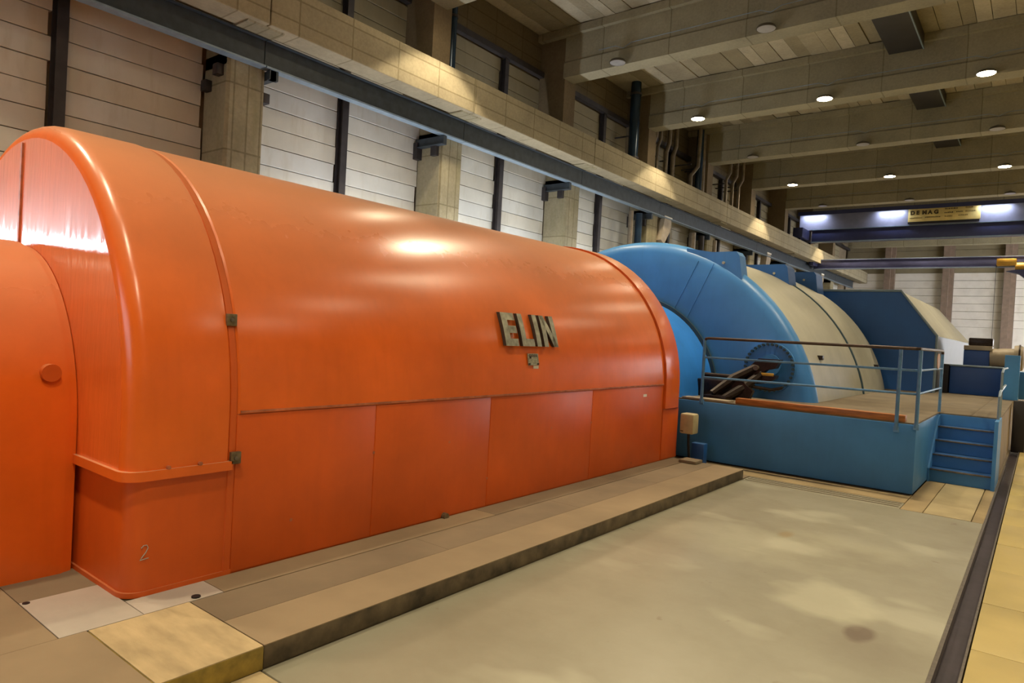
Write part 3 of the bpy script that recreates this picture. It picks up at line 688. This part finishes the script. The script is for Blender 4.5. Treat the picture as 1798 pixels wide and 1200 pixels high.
b = B(); n = 16; cyt, czt = 13.25, 1.93
b.tube([(-1.36, cyt, czt), (-1.352, cyt, czt)], .001, n)
b = B(); ov = [(cyt + .16 * math.cos(2 * math.pi * i / n), czt + .13 * math.sin(2 * math.pi * i / n)) for i in range(n)]; b.prism(ov, 'x', -1.365, -1.355)
tag(obj('hanging_tag', b, M_tag), 'oval salmon tag hanging on the side railing of the platform', 'tag')

st = thing('steel_staircase', 'short blue steel staircase with four treads beside the platform', 'stairs', (-.9, 13.3, 0))
for i in range(4):
    z = .208 * (i + 1); y = 12.78 + .265 * i
    obj('riser', B().box(-1.34, -.53, y + .02, y + .035, z - .208 + .004, z - .018), M_blue_pl, st)
    t = obj('tread', B().box(-1.34, -.53, y, y + .30, z - .018, z, bev=.004), M_blue_dk, st)
    obj('nosing', B().box(-1.34, -.53, y - .012, y + .012, z - .02, z + .006, bev=.004), M_tread, t)
obj('riser', B().box(-1.34, -.53, 12.78 + 4 * .265, 13.855, .836, DZ - .025), M_blue_pl, st)
for x in (-1.37, -.53):
    obj('stringer', B().prism([(12.74, 0), (12.74, .22), (13.70, 1.0), (13.86, 1.0), (13.86, 0)], 'x', x + .002, x + .03) if x < -1 else B().prism([(12.72, 0), (12.72, .26), (12.80, 1.06), (13.86, 1.06), (13.86, 0)], 'x', x, x + .05), M_blue_pl, st)
hr = obj('handrail', B().tube([(-.51, 13.3, 1.0), (-.51, 13.3, 1.42), (-.51, 13.5, 1.5), (-.51, 15.2, 1.55)], .02, 8), M_flange, st)
obj('handrail', B().tube([(-.51, 13.75, 1.0), (-.51, 13.75, 1.80), (-.51, 14.1, 1.86), (-.51, 15.6, 1.86)], .018, 8), M_flange, st)

# ================================================================== TURBINE CASING
ZT, RT = .38, 3.73
def tarc(y, R, n=40, zmin=DZ, cz=ZT):
    a0 = math.asin((zmin - cz) / R); return [(CX + R * math.cos(a0 + (math.pi - 2 * a0) * i / n), y, cz + R * math.sin(a0 + (math.pi - 2 * a0) * i / n)) for i in range(n + 1)]
tc = thing('turbine_casing', 'huge domed turbine casing, light blue front cover and cream painted body', 'machine', (CX, 16, DZ))
obj('front_cover', B().loft([tarc(12.86, 1.0), tarc(12.86, 1.95), tarc(12.97, 3.2), tarc(13.0, 3.5), tarc(13.04, 3.62), tarc(13.12, 3.70), tarc(13.22, 3.735), tarc(13.30, 3.735)]), M_blue, tc)
obj('body_shell', B().loft([tarc(13.31, 3.72), tarc(17.25, 3.72)]), M_cream, tc)
obj('body_shell', B().loft([tarc(17.36, 3.72), tarc(20.0, 3.72), tarc(20.1, 3.66)]), M_cream, tc)
obj('joint_band', B().loft([tarc(17.26, 3.745), tarc(17.35, 3.745)]), M_groove, tc)
def lug(y0, y1, x0, x1, zt, m, nm='lifting_lug'):
    zb = ZT + math.sqrt(RT ** 2 - (x1 - CX) ** 2) - .15
    pr = [(x0 - .55, ZT + math.sqrt(RT ** 2 - (x0 - .55 - CX) ** 2) - .03), (x0, zt), (x1 - .06, zt), (x1, zt - .08), (x1 + .08, zb), (x0 - .5, zb - .3)]
    l = obj(nm, B().prism(pr, 'y', y0, y1), m, tc, smooth=False)
    obj('bolt', B().tube([(x1 - .3, y0 - .03, zt - .22), (x1 - .3, y0 + .02, zt - .22)], .03, 8), M_cream, l)
lug(13.06, 13.40, -5.28, -4.74, 3.84, M_blue)
lug(16.9, 17.5, -5.75, -4.95, 4.02, M_blue_dk); lug(19.5, 20.15, -5.75, -4.95, 4.1, M_blue_dk)
# radial weld seams on the cover
for (xa, za, xb, zb) in ((-5.54, 3.66, -5.97, 2.67), (-5.22, 3.6, -5.68, 2.5)):
    def yd(x, z):
        r = math.hypot(x - CX, z - ZT); return 12.86 + (.11 * max(0, r - 1.95) / 1.25)
    obj('weld_seam', B().tube([(xa, yd(xa, za) + .0, za), (xb, yd(xb, zb), zb)], .008, 6), M_blue, tc)
obj('shaft_neck', B().loft([tarc(10.7, 1.86, cz=1.0), tarc(12.87, 1.86, cz=1.0)]), M_blue_neck, tc)
ringb = [tarc(12.80, 1.86, cz=1.0), tarc(12.80, 1.93, cz=1.0), tarc(12.87, 1.93, cz=1.0)]
obj('neck_ring', B().loft(ringb, cap0=False, cap1=False, close=False), M_groove, tc)
# round bolted port
px_, pz_ = -4.00, 1.63
pc = obj('port_cover', B().tube([(px_, 12.96, pz_), (px_, 12.90, pz_)], .47, 40), M_blue, tc)
for i in range(34):
    a = 2 * math.pi * i / 34
    q = (px_ + .435 * math.cos(a), pz_ + .435 * math.sin(a))
    if q[1] > DZ + .03: obj('bolt', B().tube([(q[0], 12.90, q[1]), (q[0], 12.855, q[1])], .027, 6), M_groove, pc)
obj('hub_flange', B().tube([(px_ + .02, 12.90, pz_ + .05), (px_ + .02, 12.86, pz_ + .05)], .20, 24), M_blue_pl, pc)
for y, z in ((14.2, 1.86), (19.4, 1.66)):
    xx = CX + math.sqrt(3.72 ** 2 - (z - ZT) ** 2)
    obj('eye_bolt', B().box(xx - .04, xx + .08, y - .06, y + .06, z - .05, z + .04, bev=.01), M_iron, tc)

# ---- barring gear lever in front of the port
jk = thing('barring_lever', 'black iron barring lever with clamp head leaning against the round bolted port', 'tool', (-4.3, 12.0, DZ))
A, Bp = Vector((-4.55, 11.75, DZ + .03)), Vector((-3.98, 12.35, 1.60))
dv = (Bp - A).normalized(); sd = Vector((.0, 1, 0)).cross(dv).normalized()
for off in (-.09, .09):
    b = B(); s = Vector((.0, .0, 0)) + dv.cross(Vector((0, 1, 0))).normalized() * off
    b.tube([A + s, (A + Bp) / 2 + s * 1.3, Bp + s * .8], [.06, .085, .07], 8); obj('side_bar', b, M_iron, jk)
obj('foot_shoe', B().box(-4.72, -4.3, 11.6, 11.95, DZ + .002, DZ + .07, bev=.01), M_iron, jk)
obj('lower_lug', B().prism([(-4.4, DZ), (-4.05, DZ), (-3.98, DZ + .18), (-4.2, 1.40), (-4.34, 1.36)], 'y', 12.0, 12.12), M_iron, jk)
obj('clamp_head', B().prism([(-4.28, 1.40), (-4.12, 1.68), (-4.0, 1.80), (-3.62, 1.80), (-3.70, 1.64), (-3.86, 1.60), (-3.92, 1.54), (-3.68, 1.51), (-3.70, 1.45), (-3.88, 1.36), (-4.05, 1.34)], 'y', 12.28, 12.46), M_iron, jk)
obj('hinge_pin', B().tube([(-4.02, 12.20, 1.63), (-4.02, 12.5, 1.63)], .045, 12), M_tread, jk)
obj('lit_jaw', B().box(-3.97, -3.72, 12.26, 12.30, 1.50, 1.55, bev=.008), M_yellow, jk)  # yellow light on the iron jaw put into its colour
obj('cross_bar', B().tube([(-4.35, 12.1, 1.32), (-3.75, 12.3, 1.26), (-3.6, 12.4, 1.30)], .028, 8), M_iron, jk)
cr = thing('black_crate', 'black machine block low in the gap between the casings, behind the railing', 'block', (-5.0, 12.0, DZ))
obj('body', B().box(-5.1, -4.35, 12.1, 12.7, DZ, 1.36, bev=.03), M_iron, cr)
obj('top_pipe', B().tube([(-5.1, 12.4, 1.42), (-4.5, 12.4, 1.42), (-4.4, 12.4, 1.3)], .05, 10), M_iron, cr)

# ---- high-pressure turbine cover behind
hp = thing('high_pressure_cover', 'large angular dark blue machine cover with cream sloping side', 'machine', (-6.8, 25, DZ))
HPp = [(-2.2, DZ), (-2.2, 2.52), (-3.08, 3.68), (-9.9, 3.68), (-10.8, 2.52), (-10.8, DZ)]
obj('end_panel', B().prism(HPp, 'y', 20.66, 20.72), M_blue_dk, hp, smooth=False)
def hpq(p0, p1, y0, y1a, t=.04):
    b = B(); dx, dz = p1[0] - p0[0], p1[1] - p0[1]; L = math.hypot(dx, dz); nx, nz = -dz / L * t, dx / L * t
    v = [(p0[0], y0, p0[1]), (p1[0], y0, p1[1]), (p1[0], y1a[1], p1[1]), (p0[0], y1a[0], p0[1])]
    v += [(p[0] + nx, p[1], p[2] + nz) for p in v]
    b.add(v, [(0, 1, 2, 3), (4, 5, 6, 7), (0, 1, 5, 4), (1, 2, 6, 5), (2, 3, 7, 6), (3, 0, 4, 7)]); return b
obj('slope_panel', hpq((-2.2, 2.52), (-3.08, 3.68), 20.73, (31, 29)), M_cream, hp, smooth=False)
obj('side_panel', hpq((-2.2, DZ), (-2.2, 2.515), 20.73, (31, 31)), M_greyside, hp, smooth=False)
obj('top_panel', hpq((-3.08, 3.68), (-9.9, 3.68), 20.73, (29, 29)), M_cream, hp, smooth=False)
obj('slope_panel', hpq((-9.9, 3.68), (-10.8, 2.52), 20.73, (29, 31)), M_cream, hp, smooth=False)
b = B(); b.add([(-2.2, 31, DZ), (-2.2, 31, 2.52), (-3.08, 29, 3.68), (-9.9, 29, 3.68), (-10.8, 31, 2.52), (-10.8, 31, DZ)], [(0, 1, 4, 5), (1, 2, 3, 4)])
obj('rear_panel', b, M_cream, hp, smooth=False)
obj('edge_trim', B().tube([(-2.19, 20.65, DZ), (-2.19, 20.65, 2.52), (-3.07, 20.65, 3.69), (-9.9, 20.65, 3.69)], .035, 6), M_flange, hp)

cb = thing('control_cabinet', 'low wide dark blue steel cabinet on the deck above the stairs', 'cabinet', (-1.35, 21.6, DZ))
obj('body', B().box(-1.92, -.80, 21.32, 22.1, DZ, 1.76, bev=.015), M_blue_cab, cb)
obj('lid', B().box(-1.94, -.78, 21.29, 22.12, 1.76, 1.80, bev=.01), M_flange, cb)
tag(obj('gap_shade', B().box(-2.09, -1.94, 21.2, 21.8, DZ, 1.80, bev=.01), M_black), 'narrow black filler standing for the shaded gap between the angular cover and the low blue cabinet', 'box')  # added black solid, stands for shade in the gap beside the cabinet
vb = thing('valve_box', 'small dark blue box with brown top behind the low blue cabinet', 'box', (-1.5, 23, DZ))
obj('body', B().box(-1.75, -1.15, 22.7, 23.3, DZ, 2.22, bev=.02), M_blue_cab, vb)
obj('neck_plate', B().box(-1.75, -1.10, 22.65, 23.3, 2.22, 2.34, bev=.01), M_beige, vb)
obj('motor_top', B().box(-1.66, -1.10, 22.8, 23.2, 2.34, 2.56, bev=.03), M_iron, vb)
mo = thing('beige_motor', 'beige horizontal cylinder motor with round end flange behind the blue cabinet', 'motor', (-.8, 23, 1.6))
obj('body', B().tube([(-1.15, 22.9, 2.02), (-.60, 22.9, 2.05)], .26, 20), M_beige, mo)
obj('end_bell', B().tube([(-.62, 22.9, 2.05), (-.50, 22.9, 2.05), (-.42, 22.9, 2.05), (-.38, 22.9, 2.05)], [.34, .36, .32, .22], 24), M_beige, mo)
obj('flange_ring', B().tube([(-.52, 22.9, 2.05), (-.48, 22.9, 2.05)], .375, 24), M_iron, mo)
obj('foot', B().box(-1.1, -.5, 22.75, 23.05, DZ, 1.82), M_iron, mo)
sc = thing('switch_cabinet', 'upright blue cabinet at the right edge behind the stair handrail', 'cabinet', (-.3, 21.6, .9))
obj('body', B().box(-.72, -.42, 20.2, 20.5, DZ, 2.12, bev=.01), M_blue_pl, sc)
obj('side_box', B().box(-.70, .2, 21.0, 21.6, DZ, 1.72, bev=.02), M_blue_pl, sc)
tag(obj('black_column', B().box(-.46, -.22, 18.6, 18.85, -.02, 1.12, bev=.02), M_black), 'short black post standing beside the deck under the blue cabinet', 'post')

jb = thing('junction_box', 'ivory metal junction box on the rear corner of the orange casing', 'box', (-4.5, 10.55, .5))
obj('body', B().box(-4.62, -4.38, 10.455, 10.68, .53, .86, bev=.03), M_box, jb)
obj('stamp', B().box(-4.60, -4.55, 10.452, 10.456, .565, .58), M_ink, jb)
obj('cable', B().tube([(-4.5, 10.56, .54), (-4.5, 10.58, .35), (-4.47, 10.6, .01)], .022, 8), M_black, jb)
tag(obj('cable_box', B().box(-4.52, -4.3, 10.75, 10.9, 0, .36, bev=.01), M_blue_dk), 'small dark box on the walkway in the corner under the ivory junction box', 'box')

# ================================================================== OVERHEAD CRANES
ck = thing('overhead_crane', 'indigo box-girder overhead crane with lit face and yellow sign', 'crane', (-2, 46.8, 8.8))
YC = 46.5
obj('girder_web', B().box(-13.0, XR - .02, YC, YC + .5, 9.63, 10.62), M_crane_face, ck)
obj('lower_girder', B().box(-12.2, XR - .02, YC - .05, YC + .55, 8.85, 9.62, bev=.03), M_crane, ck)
obj('flange_edge', B().box(-12.2, XR - .03, YC - .12, YC - .05, 8.82, 8.88).box(-12.3, XR - .03, YC - .10, YC, 9.62, 9.66), M_flange, ck)
obj('walkway_edge', B().box(-13.0, XR - .02, YC - .45, YC + .5, 10.64, 10.78).box(-13.0, XR - .02, YC - .47, YC - .45, 10.54, 10.78), M_crane, ck)
obj('end_carriage', B().box(-12.95, -12.35, YC - 1.6, YC + 1.6, 8.98, 9.6, bev=.03), M_crane, ck)
for y in (YC - 1.2, YC + 1.2): obj('wheel', B().tube([(-12.72, y, 8.99), (-12.56, y, 8.99)], .14, 16), M_iron, ck)
for k, x in enumerate((-12.1, -7.7, -2.5, 2.0)):
    l = obj('crane_lamp', B().box(x - .85, x + .85, YC - .33, YC - .23, 10.61, 10.64), M_lampbody, ck)
    obj('tube', B().tube([(x - .8, YC - .28, 10.605), (x + .8, YC - .28, 10.605)], .018, 8), M_tube, l)
    area('crane_tube_light', (x, YC - .30, 10.59), (math.radians(22), 0, 0), 1.3, .12, CRANE_W, (.78, .84, 1.0), ck, math.radians(150))
sg = thing('crane_sign', 'yellow sign with brown lettering on the lit crane girder', 'sign', (-5, YC - .12, 9.7))
obj('board', B().box(-6.78, -3.20, YC - .14, YC - .06, 9.84, 10.60, bev=.01), M_sign, sg)
obj('lower_lip', B().box(-6.78, -3.25, YC - .16, YC - .02, 9.74, 9.83), M_black, sg)
def text(body, x, z, size, mat, name, parent, sx=1.0):
    cu = bpy.data.curves.new(name, 'FONT'); cu.body = body; cu.size = size; cu.extrude = .004; cu.offset = .02
    t = bpy.data.objects.new(name, cu); COL.objects.link(t); t.rotation_euler = (math.pi / 2, 0, 0); t.scale = (sx, 1, 1)
    bpy.context.view_layer.update(); dg = bpy.context.evaluated_depsgraph_get()
    me = bpy.data.meshes.new_from_object(t.evaluated_get(dg)); bpy.data.objects.remove(t)
    me.transform(Matrix.Translation(Vector((x, YC - .145, z)) - parent.location) @ Matrix.Rotation(math.pi / 2, 4, 'X') @ Matrix.Diagonal((sx, 1, 1, 1)))
    me.materials.clear(); me.materials.append(mat); o = bpy.data.objects.new(name, me); COL.objects.link(o); o.parent = parent; return o
for i, ch in enumerate('DEMAG'): text(ch, -6.66 + i * .30, 10.27, .30, M_ink, 'sign_letter', sg)
for (xa, xb, z, m) in ((-6.68, -6.05, 10.03, M_ink2), (-5.90, -5.12, 10.05, M_ink), (-4.92, -4.30, 10.48, M_ink), (-3.92, -3.55, 10.50, M_ink2), (-4.94, -4.50, 10.26, M_ink),
                       (-4.36, -4.05, 10.28, M_ink), (-3.92, -3.42, 10.28, M_ink2), (-4.92, -4.55, 10.05, M_ink2), (-4.25, -3.80, 10.07, M_ink2)):
    bb = B(); x = xa
    while x < xb:
        w_ = random.uniform(.03, .06); bb.box(x, min(x + w_, xb), YC - .146, YC - .141, z, z + random.uniform(.05, .085)); x += w_ + .022
    obj('worn_word', bb, m, sg)
c2 = thing('small_crane', 'slim indigo crane beam lower than the big crane, with a yellow hoist at its right', 'crane', (-2, 49.5, 7.4))
YS = 49.5
obj('beam', B().box(-12.75, XR - .02, YS, YS + .35, 7.52, 8.06, bev=.03), M_crane2, c2)
obj('lower_flange', B().box(-12.75, XR - .02, YS - .06, YS + .41, 7.43, 7.51), M_crane2, c2)
obj('beam_edge', B().box(-12.75, XR - .02, YS - .05, YS - .01, 8.06, 8.09).box(-12.75, XR - .02, YS - .08, YS - .05, 7.40, 7.45), M_flange, c2)
obj('end_carriage', B().box(-12.80, -12.5, YS - 1.1, YS + 1.4, 7.60, 7.95, bev=.03), M_crane, c2)
obj('hoist', B().box(-2.45, -1.5, YS - .55, YS - .08, 7.46, 7.86, bev=.05), M_yellow, c2)
obj('hoist_drum', B().tube([(-1.55, YS - .3, 7.38), (-.7, YS - .3, 7.38)], .26, 14), M_yellow, c2)
obj('hoist_body', B().prism([(-1.98, 7.12), (-1.5, 7.2), (-.6, 7.2), (-.6, 6.8), (-1.1, 6.72), (-1.35, 6.95)], 'y', YS - .6, YS - .1), M_crane, c2)
obj('hoist_cable', B().tube([(-2.47, YS - .1, 7.5), (-2.47, YS - .1, 1.8)], .012, 5), M_post, c2)
# ---- fluorescent battens in the aisle behind the casings, shining up the wall
for k, (y, z) in enumerate(((10.5, 3.0), (14.0, 3.2), (17.5, 3.2), (21.0, 3.2))):
    t = thing('aisle_batten', '%s fluorescent batten of the aisle hidden behind the casings' % ORD[k], 'lamp', (-12.3, y, z), 'battens in the aisle behind the casings')
    obj('tray', B().box(-12.42, -12.18, y - 1.1, y + 1.1, z - .06, z, bev=.01), M_lampbody, t)
    obj('stand', B().box(-12.33, -12.27, y - .03, y + .03, 0, z - .06), M_post, t)
    obj('tube', B().tube([(-12.3, y - 1, z + .05), (-12.3, y + 1, z + .05)], .02, 8), M_tube, t)
    area('batten_light', (-12.3, y, z + .09), (math.radians(180), math.radians(-20), 0), .15, 2.0, TUBE_W, COOL, t)
